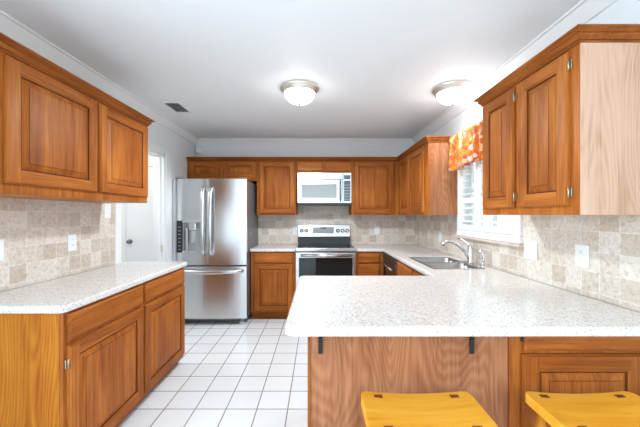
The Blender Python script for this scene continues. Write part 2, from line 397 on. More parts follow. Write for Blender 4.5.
# ------------------------------------------------------------------ cabinets
def door(parent, x0, x1, z0, z1, hinge=None, name='door', hz=None, fw=0.058):
    """overlay raised panel door: frame of stiles and rails, panel and hinges below it"""
    Y = -0.02; m = MB()
    a, b_ = 0.007, fw
    # sides and routed edge
    def ring(i0, y0, i1, y1, mv=0, mh=1):
        p = [(x0+i0, z0+i0), (x1-i0, z0+i0), (x1-i0, z1-i0), (x0+i0, z1-i0)]; q = [(x0+i1, z0+i1), (x1-i1, z0+i1), (x1-i1, z1-i1), (x0+i1, z1-i1)]
        for k in range(4):
            l = (k+1) % 4
            m.face([(p[k][0], y0, p[k][1]), (p[l][0], y0, p[l][1]), (q[l][0], y1, q[l][1]), (q[k][0], y1, q[k][1])], mh if k % 2 == 0 else mv)
    ring(0, -0.001, 0, Y+0.008); ring(0, Y+0.008, 0.004, Y+0.006); ring(0.004, Y+0.006, a, Y)
    # stiles run through, rails between them
    m.face([(x0+a, Y, z0+a), (x0+b_, Y, z0+a), (x0+b_, Y, z1-a), (x0+a, Y, z1-a)], 0)
    m.face([(x1-b_, Y, z0+a), (x1-a, Y, z0+a), (x1-a, Y, z1-a), (x1-b_, Y, z1-a)], 0)
    m.face([(x0+b_, Y, z0+a), (x1-b_, Y, z0+a), (x1-b_, Y, z0+b_), (x0+b_, Y, z0+b_)], 1)
    m.face([(x0+b_, Y, z1-b_), (x1-b_, Y, z1-b_), (x1-b_, Y, z1-a), (x0+b_, Y, z1-a)], 1)
    # moulded inner edge down to the groove
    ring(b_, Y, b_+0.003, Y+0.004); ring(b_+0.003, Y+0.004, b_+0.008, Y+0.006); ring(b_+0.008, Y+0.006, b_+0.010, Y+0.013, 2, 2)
    m.face([(x0, -0.001, z0), (x1, -0.001, z0), (x1, -0.001, z1), (x0, -0.001, z1)], 0)
    bmesh.ops.remove_doubles(m.bm, verts=m.bm.verts, dist=1e-6)
    f = obj(name, m, ['wv', 'wh', 'wgroove'], parent)
    m = MB(); c = b_+0.0095
    ring(c, Y+0.0125, c+0.005, Y+0.0125, 1, 1); ring(c+0.005, Y+0.0125, c+0.006, Y+0.011, 1, 1); ring(c+0.006, Y+0.011, c+0.034, Y+0.002, 0, 0); ring(c+0.034, Y+0.002, c+0.036, Y-0.0005, 1, 1)
    e = c+0.036
    if x1-x0 > 2*e+0.01 and z1-z0 > 2*e+0.01:
        m.face([(x0+e, Y-0.0005, z0+e), (x1-e, Y-0.0005, z0+e), (x1-e, Y-0.0005, z1-e), (x0+e, Y-0.0005, z1-e)], 0)
        bmesh.ops.remove_doubles(m.bm, verts=m.bm.verts, dist=1e-6)
    else:
        m.bm.free(); m = MB(); m.box(x0+c, Y+0.009, z0+c, x1-c, Y+0.016, z1-c, bev=0.003)
    obj('panel', m, ['wv', 'wgroove'], f)
    if hinge:
        for z in (hz or (z0+0.06, z1-0.06)):
            xx = x0 if hinge == 'l' else x1; sgn = -1 if hinge == 'l' else 1
            m = MB(); m.box(xx+sgn*0.001, -0.008, z-0.021, xx+sgn*0.011, -0.001, z+0.021, bev=0.002)
            m.tube([(xx+sgn*0.003, -0.014, z-0.024), (xx+sgn*0.003, -0.014, z+0.024)], 0.0038, n=8)
            h = obj('hinge', m, 'brass', f); h['label'] = 'small antique brass hinge'
    return f
def drawer(parent, x0, x1, z0, z1, name='drawer'):
    Y = -0.02; m = MB(); L = [(0, -0.001), (0, Y+0.008), (0.004, Y+0.006), (0.009, Y+0.002), (0.014, Y)]
    for (i0, y0), (i1, y1) in zip(L, L[1:]):
        p = [(x0+i0, z0+i0), (x1-i0, z0+i0), (x1-i0, z1-i0), (x0+i0, z1-i0)]; q = [(x0+i1, z0+i1), (x1-i1, z0+i1), (x1-i1, z1-i1), (x0+i1, z1-i1)]
        for k in range(4):
            l = (k+1) % 4; m.face([(p[k][0], y0, p[k][1]), (p[l][0], y0, p[l][1]), (q[l][0], y1, q[l][1]), (q[k][0], y1, q[k][1])])
    i = L[-1][0]; m.face([(x0+i, Y, z0+i), (x1-i, Y, z0+i), (x1-i, Y, z1-i), (x0+i, Y, z1-i)])
    m.face([(x0, -0.001, z0), (x1, -0.001, z0), (x1, -0.001, z1), (x0, -0.001, z1)])
    bmesh.ops.remove_doubles(m.bm, verts=m.bm.verts, dist=1e-6)
    return obj(name, m, 'wh', parent)
def carcass(parent, W, D, z0, z1, mat='wv', frame=True):
    m = MB(); m.box(0, 0.0185, z0, W, D, z1); obj('carcass', m, mat, parent)
    if frame:
        m = MB(); m.box(0, 0, z0, W, 0.018, z1, bev=0.0015, seg=1); obj('face_frame', m, 'wv', parent)
def crown(parent, path, zb, zt):
    h = zt-zb
    P = [(0, zb), (0.008, zb), (0.010, zb+0.10*h), (0.008, zb+0.16*h), (0.008, zb+0.22*h), (0.015, zb+0.32*h), (0.022, zb+0.42*h), (0.025, zb+0.46*h), (0.025, zb+0.54*h), (0.019, zb+0.58*h), (0.019, zb+0.62*h),
         (0.028, zb+0.74*h), (0.036, zb+0.82*h), (0.036, zb+0.86*h), (0.041, zb+0.88*h), (0.041, zt), (0, zt)]
    m = MB(); m.sweep(path, P, dark=(2, 3, 8, 9)); obj('crown', m, ['wc', 'wgroove'], parent)

ZU = 2.075; ZC = 2.118   # top of the doors' frame, top of the crown
def upper(label, loc, rz, W, D, zb, doors, mat='wv', path=None, hinges=None, dz=(0.02, 0.062), group=None):
    t = thing('wall_cabinet', label, 'cabinet', (loc[0], loc[1], zb), rz, group)
    carcass(t, W, D, 0, ZC-zb-0.002, mat)
    for i, (a, b) in enumerate(doors):
        door(t, a, b, dz[0], ZC-zb-dz[1], hinge=(hinges or [None]*9)[i])
    crown(t, path or [(0, 0), (W, 0)], ZU-zb-0.012, ZC-zb)
    return t
R, Lr = -PI/2, PI/2
upper('long brown wall cabinet with two raised panel doors beside the hall opening', (-1.395, 1.30), Lr, 1.19, 0.372, 1.437,
      [(0.052, 0.608), (0.632, 1.174)], 'wo', [(0, 0.37), (0, 0), (1.19, 0), (1.19, 0.37)], dz=(0.045, 0.066))
upper('low brown wall cabinet with two small doors above the refrigerator', (-1.765, 4.12), 0, 0.937, 0.325, 1.80, [(0.036, 0.448), (0.495, 0.928)])
upper('single-door brown wall cabinet between refrigerator and microwave', (-0.826, 4.12), 0, 0.531, 0.325, 1.34, [(0.036, 0.509)])
upper('shallow brown wall cabinet with two plain flaps above the microwave', (-0.293, 4.12), 0, 0.743, 0.325, 1.912, [])
upper('single-door brown wall cabinet right of the microwave', (0.452, 4.12), 0, 0.646, 0.325, 1.34, [(0.034, 0.570)])
upper('brown wall cabinet with two narrow doors between the corner and the window', (1.10, 4.445), R, 1.405, 0.318, 1.34,
      [(0.39, 0.785), (0.835, 1.315)], 'wp', [(0.33, 0), (1.405, 0), (1.405, 0.318)])
upper('near two-door wall cabinet with lit-toned oak end panel right of the window', (1.10, 2.036), R, 0.753, 0.318, 1.34,
      [(0.027, 0.342), (0.383, 0.710)], 'wlit', [(0, 0.318), (0, 0), (0.753, 0), (0.753, 0.318)], hinges='rr', dz=(0.04, 0.066))
nr = [o for o in bpy.data.objects if o.get('label', '').startswith('near two-door')][0]
m = MB(); m.box(0.7535, 0.002, 0.001, 0.7585, 0.318, ZU-1.34-0.013); obj('end_panel', m, 'wlit', nr)
fl = [o for o in bpy.data.objects if o.get('label', '').startswith('shallow')][0]
drawer(fl, 0.012, 0.360, 0.018, 0.145, 'door'); drawer(fl, 0.388, 0.731, 0.018, 0.145, 'door')

def base(label, loc, rz, W, D, mat='wv', zt=0.875, toe=0.10, frame=True):
    t = thing('base_cabinet', label, 'cabinet', loc, rz)
    carcass(t, W, D, toe, zt, mat, frame)
    m = MB(); m.box(0.0, 0.06, 0, W, D, toe-0.0005); obj('toe_kick', m, 'wc', t)
    return t
t = base('long base cabinet with two drawers above two doors under the left pale counter', (-1.22, 1.46, 0), Lr, 1.31, 0.548, 'wo', toe=0.062)
for a, b in ((0.017, 0.645), (0.672, 1.292)):
    drawer(t, a, b, 0.727, 0.860); door(t, a, b, 0.09, 0.705, hinge='l' if a < 0.1 else None, hz=(0.62, 0.17))
t = base('brown base cabinet with one drawer and one door between refrigerator and range', (-0.85, 3.87, 0), 0, 0.565, 0.57, toe=0.105)
drawer(t, 0.044, 0.533, 0.731, 0.853); door(t, 0.044, 0.533, 0.125, 0.716)
t = base('narrow brown drawer cabinet between range and dishwasher corner', (0.482, 3.87, 0), 0, 0.352, 0.57)
for a, b in ((0.731, 0.853), (0.54, 0.716), (0.33, 0.525), (0.125, 0.315)): drawer(t, 0.025, 0.30, a, b)
t = base('brown sink base cabinet beside the dishwasher under the sink', (0.84, 3.195, 0), R, 1.045, 0.57, zt=0.70)
m = MB(); m.box(0, 0, 0.70, 1.045, 0.018, 0.875); obj('apron', m, 'wh', t)
for a, b in ((0.03, 0.50), (0.54, 1.01)): drawer(t, a, b, 0.731, 0.853, 'false_drawer'); door(t, a, b, 0.125, 0.716)
# peninsula
t = thing('peninsula_cabinet', 'oak panelled back of the peninsula behind the stools', 'cabinet', (-0.045, 1.33, 0))
m = MB(); m.box(0.0, 0.012, 0.0, 0.872, 0.75, 0.875); obj('carcass', m, 'wv', t)
m = MB(); m.box(0.012, 0, 0.0, 0.872, 0.0115, 0.875); obj('back_panel', m, 'wp', t)
m = MB(); m.box(0.0, -0.004, 0.0, 0.0115, 0.0118, 0.875); obj('corner_strip', m, 'wv', t)
t = base('brown base cabinet with drawer and raised panel door behind the right stool', (0.829, 1.32, 0), 0, 0.589, 0.76)
drawer(t, 0.056, 0.570, 0.757, 0.858); dr = door(t, 0.048, 0.572, 0.125, 0.742, fw=0.066)
m = MB(); m.box(0.046, -0.010, 0.795, 0.054, -0.0005, 0.825, bev=0.002); h = obj('hinge', m, 'iron', t); h['label'] = 'small black hinge beside the drawer'

# ------------------------------------------------------------------ countertops
def slab(label, xs, ys, keep, corners=()):
    m = MB(); m.cells(xs, ys, keep, 0.876, 0.914)
    es = [e for e in m.bm.edges if abs(e.verts[0].co.z-e.verts[1].co.z) > 0.01 and any(abs(e.verts[0].co.x-c[0]) < 1e-4 and abs(e.verts[0].co.y-c[1]) < 1e-4 for c in corners)]
    if es: bmesh.ops.bevel(m.bm, geom=es, offset=0.035, segments=5, affect='EDGES', profile=0.5)
    o = obj('countertop', m, 'quartz', bevel=0.011, seg=4); return tag(o, label, 'countertop')
slab('pale speckled countertop on the long cabinet left of the aisle', [XL+0.0095, -1.188], [1.425, 2.80], lambda a, b: True, [(-1.188, 1.425), (-1.188, 2.80)])
slab('small pale countertop between refrigerator and range', [-0.862, -0.283], [3.842, YB-0.0095], lambda a, b: True)
SX0, SX1, SY0, SY1 = 0.915, 1.295, 2.40, 3.03
def keep(a, b):
    if SX0 < a < SX1 and SY0 < b < SY1: return False
    return b < 2.148 or (a > 0.815) or (b > 3.842 and a > 0.478)
slab('large pale speckled countertop running from the range past the sink and over the peninsula', [-0.130, 0.478, 0.815, SX0, SX1, XR-0.0095], [1.155, 2.148, SY0, SY1, 3.842, YB-0.0095], keep, [(-0.130, 1.155), (-0.130, 2.148)])
for lab, x in (('black iron bracket under the left end of the peninsula top', 0.011), ('black iron bracket under the middle of the peninsula top', 0.668)):
    m = MB(); m.box(x-0.009, 1.319, 0.738, x+0.009, 1.3255, 0.875, bev=0.001); m.box(x-0.009, 1.20, 0.8685, x+0.009, 1.3255, 0.875, bev=0.001)
    m.tube([(x, 1.322, 0.80), (x, 1.313, 0.80)], 0.005, n=8)
    tag(obj('counter_bracket', m, 'iron'), lab, 'bracket', 'brackets under the peninsula')

# ------------------------------------------------------------------ sink and taps
t = thing('kitchen_sink', 'double bowl stainless steel sink set in the counter under the window', 'sink', (1.105, 2.715, 0.72))
def bowl(x0, x1, y0, y1, z0, z1):
    m = MB(); r = 0.05; n = 5
    def rr(i, z):
        c = []
        for cx, cy, a0 in ((x1-r-i, y1-r-i, 0), (x0+r+i, y1-r-i, PI/2), (x0+r+i, y0+r+i, PI), (x1-r-i, y0+r+i, 3*PI/2)):
            for k in range(n+1): a = a0+PI/2*k/n; c.append((cx+r*math.cos(a), cy+r*math.sin(a), z))
        return [m.bm.verts.new(p) for p in c]
    L = [rr(-0.004, z1), rr(0, z1-0.004), rr(0.006, z0+0.03), rr(0.016, z0+0.008), rr(0.035, z0)]
    for A, B in zip(L, L[1:]):
        for k in range(len(A)):
            f = m.bm.faces.new((A[k], A[(k+1) % len(A)], B[(k+1) % len(A)], B[k])); f.smooth = True
    m.bm.faces.new(L[-1])
    return m
W = (1.105, 2.715, 0.72)
obj('bowl', bowl(SX0+0.012, SX1-0.012, 2.725, SY1-0.012, 0.725, 0.9175), 'sinksteel', t, world=W)
obj('bowl', bowl(SX0+0.012, SX1-0.012, SY0+0.012, 2.705, 0.725, 0.9175), 'sinksteel', t, world=W)
m = MB()
xs = [SX0-0.014, SX0+0.014, SX1-0.014, SX1+0.014]; ys = [SY0-0.014, SY0+0.014, 2.703, 2.727, SY1-0.014, SY1+0.014]
m.cells(xs, ys, lambda a, b: not (xs[1] < a < xs[2] and (ys[1] < b < ys[2] or ys[3] < b < ys[4])), 0.9145, 0.9195)
obj('rim', m, 'sinksteel', t, world=W, bevel=0.002)
for y in (2.56, 2.87):
    m = MB(); m.lathe([(0, 0.003), (0.03, 0.004), (0.042, 0.006), (0.044, 0.001)], (1.105, y, 0.725), 24); obj('drain', m, 'chrome', t, world=W)
t = thing('kitchen_faucet', 'chrome single lever faucet with arched spout behind the sink', 'faucet', (1.345, 2.69, 0.915)); W = (1.345, 2.69, 0.915)
m = MB(); m.box(1.317, 2.57, 0.915, 1.373, 2.81, 0.925, bev=0.004); obj('base_plate', m, 'chrome', t, world=W)
m = MB(); m.lathe([(0.027, 0.925), (0.026, 0.94), (0.023, 0.99), (0.022, 1.04), (0.019, 1.06), (0.0, 1.068)], (1.345, 2.69, 0), 24); obj('body', m, 'chrome', t, world=W)
m = MB(); m.tube([(1.335, 2.69, 0.955), (1.30, 2.69, 1.01), (1.255, 2.69, 1.06), (1.21, 2.69, 1.092), (1.165, 2.69, 1.108), (1.13, 2.69, 1.106), (1.105, 2.69, 1.09), (1.10, 2.69, 1.068)],
                 [0.017, 0.016, 0.0145, 0.0135, 0.013, 0.0135, 0.015, 0.016], n=14); obj('spout', m, 'chrome', t, world=W)
m = MB(); m.tube([(1.345, 2.69, 1.06), (1.335, 2.70, 1.085), (1.30, 2.73, 1.115), (1.27, 2.75, 1.125)], [0.013, 0.011, 0.008, 0.007], n=12); obj('lever', m, 'chrome', t, world=W)
t = thing('side_sprayer', 'small chrome sprayer standing beside the faucet', 'sprayer', (1.35, 2.49, 0.915)); W = (1.35, 2.49, 0.915)
m = MB(); m.lathe([(0.026, 0.915), (0.024, 0.925), (0.015, 0.935), (0.014, 0.965), (0.0, 0.966)], (1.35, 2.49, 0), 20); obj('base', m, 'chrome', t, world=W)
m = MB(); m.tube([(1.35, 2.49, 0.96), (1.35, 2.49, 1.0), (1.346, 2.492, 1.03), (1.335, 2.495, 1.045), (1.315, 2.50, 1.048)], [0.011, 0.013, 0.014, 0.014, 0.012], n=12); obj('spray_head', m, 'chrome', t, world=W)

# ------------------------------------------------------------------ refrigerator
W = (-1.3125, 4.05, 0.0)
t = thing('refrigerator', 'tall stainless french door refrigerator with ice dispenser by the hall opening', 'refrigerator', W)
def fx(name, m, mat, p=None, **kw): return obj(name, m, mat, p or t, world=W, **kw)
m = MB(); m.box(-1.755, 3.752, 0.065, -0.868, 4.43, 1.765, bev=0.004); fx('case', m, 'grey')
XA, XB, XC = -1.762, -1.33, -0.863
def front(x0, x1, z0, z1, hole=None):
    """door skin, gently bowed across its width, with an optional rectangular niche cut-out"""
    xs = [x0+(x1-x0)*k/12 for k in range(13)]; zs = [z0, z1]
    if hole: xs = sorted(set([x for x in xs if not (hole[0]-0.02 < x < hole[0]+0.02 or hole[1]-0.02 < x < hole[1]+0.02)] + [hole[0], hole[1]])); zs = sorted([z0, z1, hole[2], hole[3]])
    m = MB(); m.cells(xs, zs, lambda a, b: not (hole and hole[0] < a < hole[1] and hole[2] < b < hole[3]), 3.748, 3.69)
    for v in m.bm.verts:
        x, z, y = v.co; cx = (XA+XC)/2; hw = (XC-XA)/2
        if y < 3.7: y = 3.68 + 0.018*((x-cx)/hw)**2
        v.co = Vector((x, y, z))
    return m
DN = (-1.635, -1.395, 0.895, 1.262)
dl = fx('door', front(XA, XB-0.003, 0.733, 1.78, DN), 'steel', bevel=0.005, seg=3)
drr = fx('door', front(XB+0.003, XC, 0.733, 1.78), 'steel', bevel=0.005, seg=3)
dw = fx('freezer_drawer', front(XA, XC, 0.085, 0.716), 'steel', bevel=0.005, seg=3)
m = MB()   # niche walls
x0, x1, z0, z1 = DN
m.box(x0, 3.738, z0, x1, 3.742, z1); m.box(x0, 3.688, z0, x0+0.003, 3.74, z1); m.box(x1-0.003, 3.688, z0, x1, 3.74, z1); m.box(x0, 3.688, z1-0.004, x1, 3.74, z1); m.box(x0, 3.688, z0, x1, 3.74, z0+0.004)
nb = fx('dispenser', m, 'greyplastic', dl)
m = MB(); m.box(-1.71, 3.684, 0.885, -1.637, 3.6965, 1.272, bev=0.003); cp = fx('control_panel', m, 'black', dl)
m = MB(); m.box(-1.637, 3.676, 1.245, -1.39, 3.70, 1.272, bev=0.004); m.box(-1.637, 3.668, 0.885, -1.39, 3.72, 0.912, bev=0.006); m.box(-1.60, 3.68, 0.91, -1.575, 3.735, 1.18, bev=0.004); fx('dispenser_frame', m, 'steel2', dl)
m = MB(); m.box(-1.565, 3.682, 1.15, -1.475, 3.735, 1.25, bev=0.012); m.box(-1.545, 3.70, 1.0, -1.49, 3.712, 1.15, bev=0.004); fx('nozzle', m, 'steel2', dl)
for k in range(7):
    m = MB(); m.box(-1.69, 3.6825, 0.92+0.045*k, -1.658, 3.6838, 0.926+0.045*k); fx('button', m, 'greyplastic', dl)
for xx, p, sg in ((-1.374, dl, -1), (-1.284, drr, 1)):
    m = MB(); m.tube([(xx+0.01*sg, 3.682, 0.865), (xx+0.004*sg, 3.645, 0.875), (xx, 3.626, 0.93), (xx, 3.615, 1.10), (xx, 3.612, 1.27), (xx, 3.615, 1.44), (xx, 3.626, 1.60), (xx+0.004*sg, 3.645, 1.655), (xx+0.01*sg, 3.682, 1.665)], 0.021, n=14, flat=((0, 1, 0), 0.6))
    fx('handle', m, 'steel2', p)
m = MB(); m.tube([(-1.70, 3.69, 0.665), (-1.69, 3.655, 0.665), (-1.62, 3.64, 0.663), (-1.45, 3.622, 0.658), (-1.31, 3.618, 0.656), (-1.17, 3.622, 0.658), (-1.0, 3.64, 0.663), (-0.93, 3.655, 0.665), (-0.92, 3.69, 0.665)], 0.023, n=14, flat=((0, 1, 0), 0.6)); fx('handle', m, 'steel2', dw)
m = MB(); m.box(-1.74, 3.80, 0.02, -0.885, 3.83, 0.064); fx('toe_grille', m, 'grey')
for x in (-1.68, -0.93):
    m = MB(); m.lathe([(0.045, 0.0), (0.048, 0.012), (0.042, 0.03), (0.02, 0.035), (0.02, 0.07)], (x, 3.765, 0.0), 20); fx('foot', m, 'greyplastic')
for x in (-1.70, -0.92):
    m = MB(); m.box(x-0.035, 3.70, 1.7805, x+0.035, 3.80, 1.795, bev=0.004); fx('hinge_cover', m, 'grey')
m = MB(); m.lathe([(0, -0.0), (0.014, 0.0), (0.014, -0.005), (0, -0.006)], (-0.868, 3.93, 1.10), 14, axis='x')
for v in m.bm.verts: v.co.x = -0.868 + abs(v.co.x+0.868)
fx('side_badge', m, 'greyplastic')

# ------------------------------------------------------------------ range
W = (0.098, 4.1, 0.0)
t = thing('kitchen_range', 'stainless electric range with black glass oven door below the microwave', 'range', W)
X0, X1 = -0.28, 0.476
m = MB(); m.box(X0, 3.862, 0.06, X1, 4.43, 0.895); fx('body', m, 'black')
m = MB(); m.box(X0, 3.835, 0.896, X1, 4.36, 0.922, bev=0.003); fx('cooktop', m, 'blackglass')
m = MB(); m.box(X0-0.001, 3.812, 0.884, X1+0.001, 3.834, 0.926, bev=0.004); fx('front_rail', m, 'steel2')
od = None
m = MB(); m.cells([X0, -0.236, 0.432, X1], [0.245, 0.34, 0.803, 0.868], lambda a, b: not (-0.236 < a < 0.432 and 0.34 < b < 0.803), 3.86, 3.815)
for v in m.bm.verts: x, z, y = v.co; v.co = Vector((x, y, z))
od = fx('oven_door', m, 'steel2', bevel=0.004)
m = MB(); m.box(-0.236, 3.822, 0.34, 0.432, 3.84, 0.803); fx('window', m, 'blackglass', od)
m = MB(); m.tube([(-0.215, 3.768, 0.838), (0.411, 3.768, 0.838)], 0.016, n=14)
for x in (-0.20, 0.396): m.tube([(x, 3.768, 0.838), (x, 3.816, 0.838)], 0.012, n=10)
fx('handle', m, 'steel2', od)
m = MB(); m.box(X0, 3.82, 0.07, X1, 3.86, 0.238, bev=0.004); fx('storage_drawer', m, 'steel2')
m = MB(); m.prism([(4.355, 0.9225), (4.43, 0.9225), (4.43, 1.195), (4.395, 1.195), (4.36, 1.03)], -0.287, 0.462, 'x'); fx('backguard', m, 'black')
m = MB(); m.prism([(4.3545, 1.034), (4.3605, 1.034), (4.3955, 1.19), (4.3895, 1.192)], -0.283, 0.458, 'x'); cp = fx('control_panel', m, 'steel2')
def on_panel(z): return 4.3545 + (z-1.034)/(1.192-1.034)*0.035
m = MB(); m.prism([(on_panel(1.075)-0.002, 1.075), (on_panel(1.075)+0.003, 1.075), (on_panel(1.168)+0.003, 1.168), (on_panel(1.168)-0.002, 1.168)], -0.075, 0.225, 'x'); fx('display', m, 'panelgrey', cp)
m = MB(); m.prism([(on_panel(1.148)-0.004, 1.142), (on_panel(1.148), 1.142), (on_panel(1.162), 1.162), (on_panel(1.162)-0.004, 1.162)], 0.035, 0.12, 'x'); fx('clock', m, 'black', cp)
for x in (-0.235, -0.17, 0.285, 0.352, 0.418):
    m = MB(); m.lathe([(0.03, 0), (0.03, -0.004), (0.023, -0.006), (0.021, -0.026), (0.0, -0.027)], (x, on_panel(1.113), 1.113), 20, axis='y'); m.box(x-0.003, on_panel(1.113)-0.033, 1.095, x+0.003, on_panel(1.113)-0.026, 1.131); fx('knob', m, 'steel2', cp)
for x, y, r in ((-0.1, 3.98, 0.10), (0.29, 3.98, 0.085), (-0.1, 4.22, 0.075), (0.29, 4.22, 0.10)):
    m = MB(); m.lathe([(r-0.003, 0.9222), (r, 0.9226), (r+0.003, 0.9222)], (x, y, 0), 32); fx('burner_ring', m, 'panelgrey')

# ------------------------------------------------------------------ microwave
W = (0.085, 4.25, 1.485)
t = thing('microwave_oven', 'stainless microwave hung under the shallow cabinet above the range', 'microwave', W)
A, B = -0.278, 0.448
m = MB(); m.box(A, 4.125, 1.485, B, 4.43, 1.909, bev=0.003); fx('case', m, 'grey')
m = MB(); m.box(A, 4.085, 1.815, 0.333, 4.124, 1.907, bev=0.003)
for k in range(5): m.box(A+0.02, 4.0835, 1.832+0.014*k, 0.32, 4.0855, 1.836+0.014*k)
fx('vent_strip', m, 'steel2')
m = MB(); m.cells([A, -0.215, 0.245, 0.333], [1.50, 1.572, 1.748, 1.812], lambda a, b: not (-0.215 < a < 0.245 and 1.572 < b < 1.748), 4.124, 4.085)
for v in m.bm.verts: x, z, y = v.co; v.co = Vector((x, y, z))
md = fx('door', m, 'steel2', bevel=0.004)
m = MB(); m.box(-0.215, 4.092, 1.572, 0.245, 4.11, 1.748); fx('window', m, 'mwglass', md)
m = MB(); m.tube([(0.30, 4.086, 1.525), (0.30, 4.055, 1.54), (0.30, 4.042, 1.60), (0.30, 4.04, 1.66), (0.30, 4.042, 1.72), (0.30, 4.055, 1.785), (0.30, 4.086, 1.80)], 0.011, n=12); fx('handle', m, 'darksteel', md)
m = MB(); m.box(-0.222, 4.083, 1.524, -0.205, 4.0855, 1.541); fx('badge', m, 'panelgrey', md)
m = MB(); m.box(0.336, 4.085, 1.50, B, 4.124, 1.907, bev=0.003); cp = fx('control_panel', m, 'steel2')
m = MB(); m.box(0.348, 4.0825, 1.525, 0.434, 4.0855, 1.80); kp = fx('keypad', m, 'keypad', cp)
m = MB(); m.box(0.348, 4.0825, 1.818, 0.434, 4.0855, 1.872); fx('display', m, 'keypad', cp)
for i in range(3):
    for k in range(6):
        m = MB(); m.box(0.355+0.026*i, 4.0815, 1.545+0.038*k, 0.373+0.026*i, 4.0827, 1.557+0.038*k); fx('key', m, 'panelgrey', cp)
m = MB(); m.box(A+0.01, 4.09, 1.470, B-0.01, 4.42, 1.4845); fx('grease_filter', m, 'black')

# ------------------------------------------------------------------ dishwasher (faces the aisle from the right run)
W = (0.84, 3.51, 0.0)
t = thing('dishwasher', 'dark dishwasher with a light bar handle between the corner drawers and sink cabinet', 'dishwasher', W)
m = MB(); m.box(0.846, 3.205, 0.02, 1.40, 3.815, 0.87); fx('tub', m, 'grey')
m = MB(); m.box(0.815, 3.208, 0.11, 0.8455, 3.812, 0.735, bev=0.004); dd_ = fx('door', m, 'blackglass')
m = MB(); m.box(0.812, 3.208, 0.74, 0.8455, 3.812, 0.868, bev=0.004); fx('control_panel', m, 'black')
m = MB(); m.tube([(0.782, 3.24, 0.755), (0.782, 3.78, 0.755)], 0.011, n=12)
for y in (3.26, 3.76): m.tube([(0.782, y, 0.755), (0.813, y, 0.755)], 0.008, n=8)
fx('handle', m, 'steel2', dd_)
m = MB(); m.box(0.812, 3.2055, 0.11, 0.8455, 3.2075, 0.868); fx('edge_trim', m, 'steel2')
m = MB(); m.box(0.87, 3.21, 0.0, 0.89, 3.81, 0.10); fx('toe_kick', m, 'black')

# ------------------------------------------------------------------ ceiling lights, vent, sensor
em, nt, b = new_mat('lit frosted glass'); b.inputs['Base Color'].default_value = (0.9, 0.88, 0.84, 1); b.inputs['Emission Color'].default_value = (1.0, 0.98, 0.95, 1); b.inputs['Emission Strength'].default_value = 7.0
M['bowl'] = em
def ceiling_light(label, x, y, watts):
    W = (x, y, H-0.14); t = thing('ceiling_light', label, 'ceiling light', W, group='flush ceiling lights')
    m = MB(); m.lathe([(0.0, 2.4399), (0.168, 2.4399), (0.170, 2.432), (0.166, 2.424), (0.158, 2.418), (0.150, 2.408), (0.142, 2.392), (0.128, 2.392), (0.128, 2.40), (0.0, 2.40)], (x, y, 0), 56); obj('rim', m, 'nickel', t, world=W)
    m = MB(); m.lathe([(0.1275, 2.399), (0.1275, 2.386), (0.122, 2.366), (0.108, 2.345), (0.085, 2.327), (0.055, 2.315), (0.02, 2.310), (0.0, 2.3095)], (x, y, 0), 48); obj('glass_bowl', m, 'bowl', t, world=W)
    l = bpy.data.lights.new('ceiling_light_bulb', 'SPOT'); l.energy = watts; l.spot_size = math.radians(168); l.spot_blend = 0.35; l.shadow_soft_size = 0.09; l.color = (0.85, 0.94, 1.0)
    lo = bpy.data.objects.new('ceiling_light_bulb', l); COL.objects.link(lo); lo.parent = t; lo.location = (0, 0, -0.015)
    m = MB(); m.lathe([(0.0, 2.312), (0.012, 2.312), (0.018, 2.308), (0.014, 2.300), (0.008, 2.297), (0.0, 2.2965)], (x, y, 0), 20); obj('finial', m, 'nickel', t, world=W)
ceiling_light('lit dome ceiling light in the middle of the kitchen ceiling', -0.16, 2.65, 41)
ceiling_light('lit dome ceiling light near the window wall', 1.17, 2.65, 7)
# unseen light added to brighten the hall
l = bpy.data.lights.new('hall_fill_light', 'POINT'); l.energy = 10; l.shadow_soft_size = 0.15; l.color = (1, 0.98, 0.95)
lo = bpy.data.objects.new('hall_fill_light', l); COL.objects.link(lo); lo.location = (-2.6, 2.9, 2.2)

W = (-1.435, 3.11, H-0.012)
t = thing('ceiling_vent', 'white slatted air vent in the ceiling above the refrigerator aisle', 'vent', W)
m = MB(); xs = [-1.53, -1.505, -1.365, -1.34]; ys = [2.95, 2.975, 3.245, 3.27]
m.cells(xs, ys, lambda a, b: not (xs[1] < a < xs[2] and ys[1] < b < ys[2]), 2.430, 2.4399); obj('frame', m, 'white', t, world=W, bevel=0.003)
m = MB(); m.box(-1.505, 2.975, 2.4385, -1.365, 3.245, 2.4397); obj('duct', m, 'grey', t, world=W)
m = MB()
for k in range(7):
    y = 2.985+0.038*k
    m.face([(-1.505, y, 2.4305), (-1.365, y, 2.4305), (-1.365, y+0.014, 2.4375), (-1.505, y+0.014, 2.4375)])
o = obj('louvers', m, 'greyplastic', t, world=W); sd = o.modifiers.new('thickness', 'SOLIDIFY'); sd.thickness = 0.0015
W = (-1.72, 4.40, 2.25)
t = thing('motion_sensor', 'small white motion sensor in the ceiling corner above the refrigerator cabinet', 'sensor', W)
m = MB(); m.box(-1.765, 4.385, 2.29, -1.70, 4.445, 2.355, bev=0.01); obj('bracket', m, 'plate', t, world=W)
m = MB(); m.lathe([(0.0, 2.21), (0.022, 2.215), (0.036, 2.235), (0.038, 2.27), (0.03, 2.30), (0.0, 2.31)], (-1.715, 4.375, 0), 24); obj('housing', m, 'plate', t, world=W)
m = MB(); m.box(-1.738, 4.330, 2.235, -1.692, 4.345, 2.275, bev=0.006); obj('lens', m, 'plate', t, world=W)

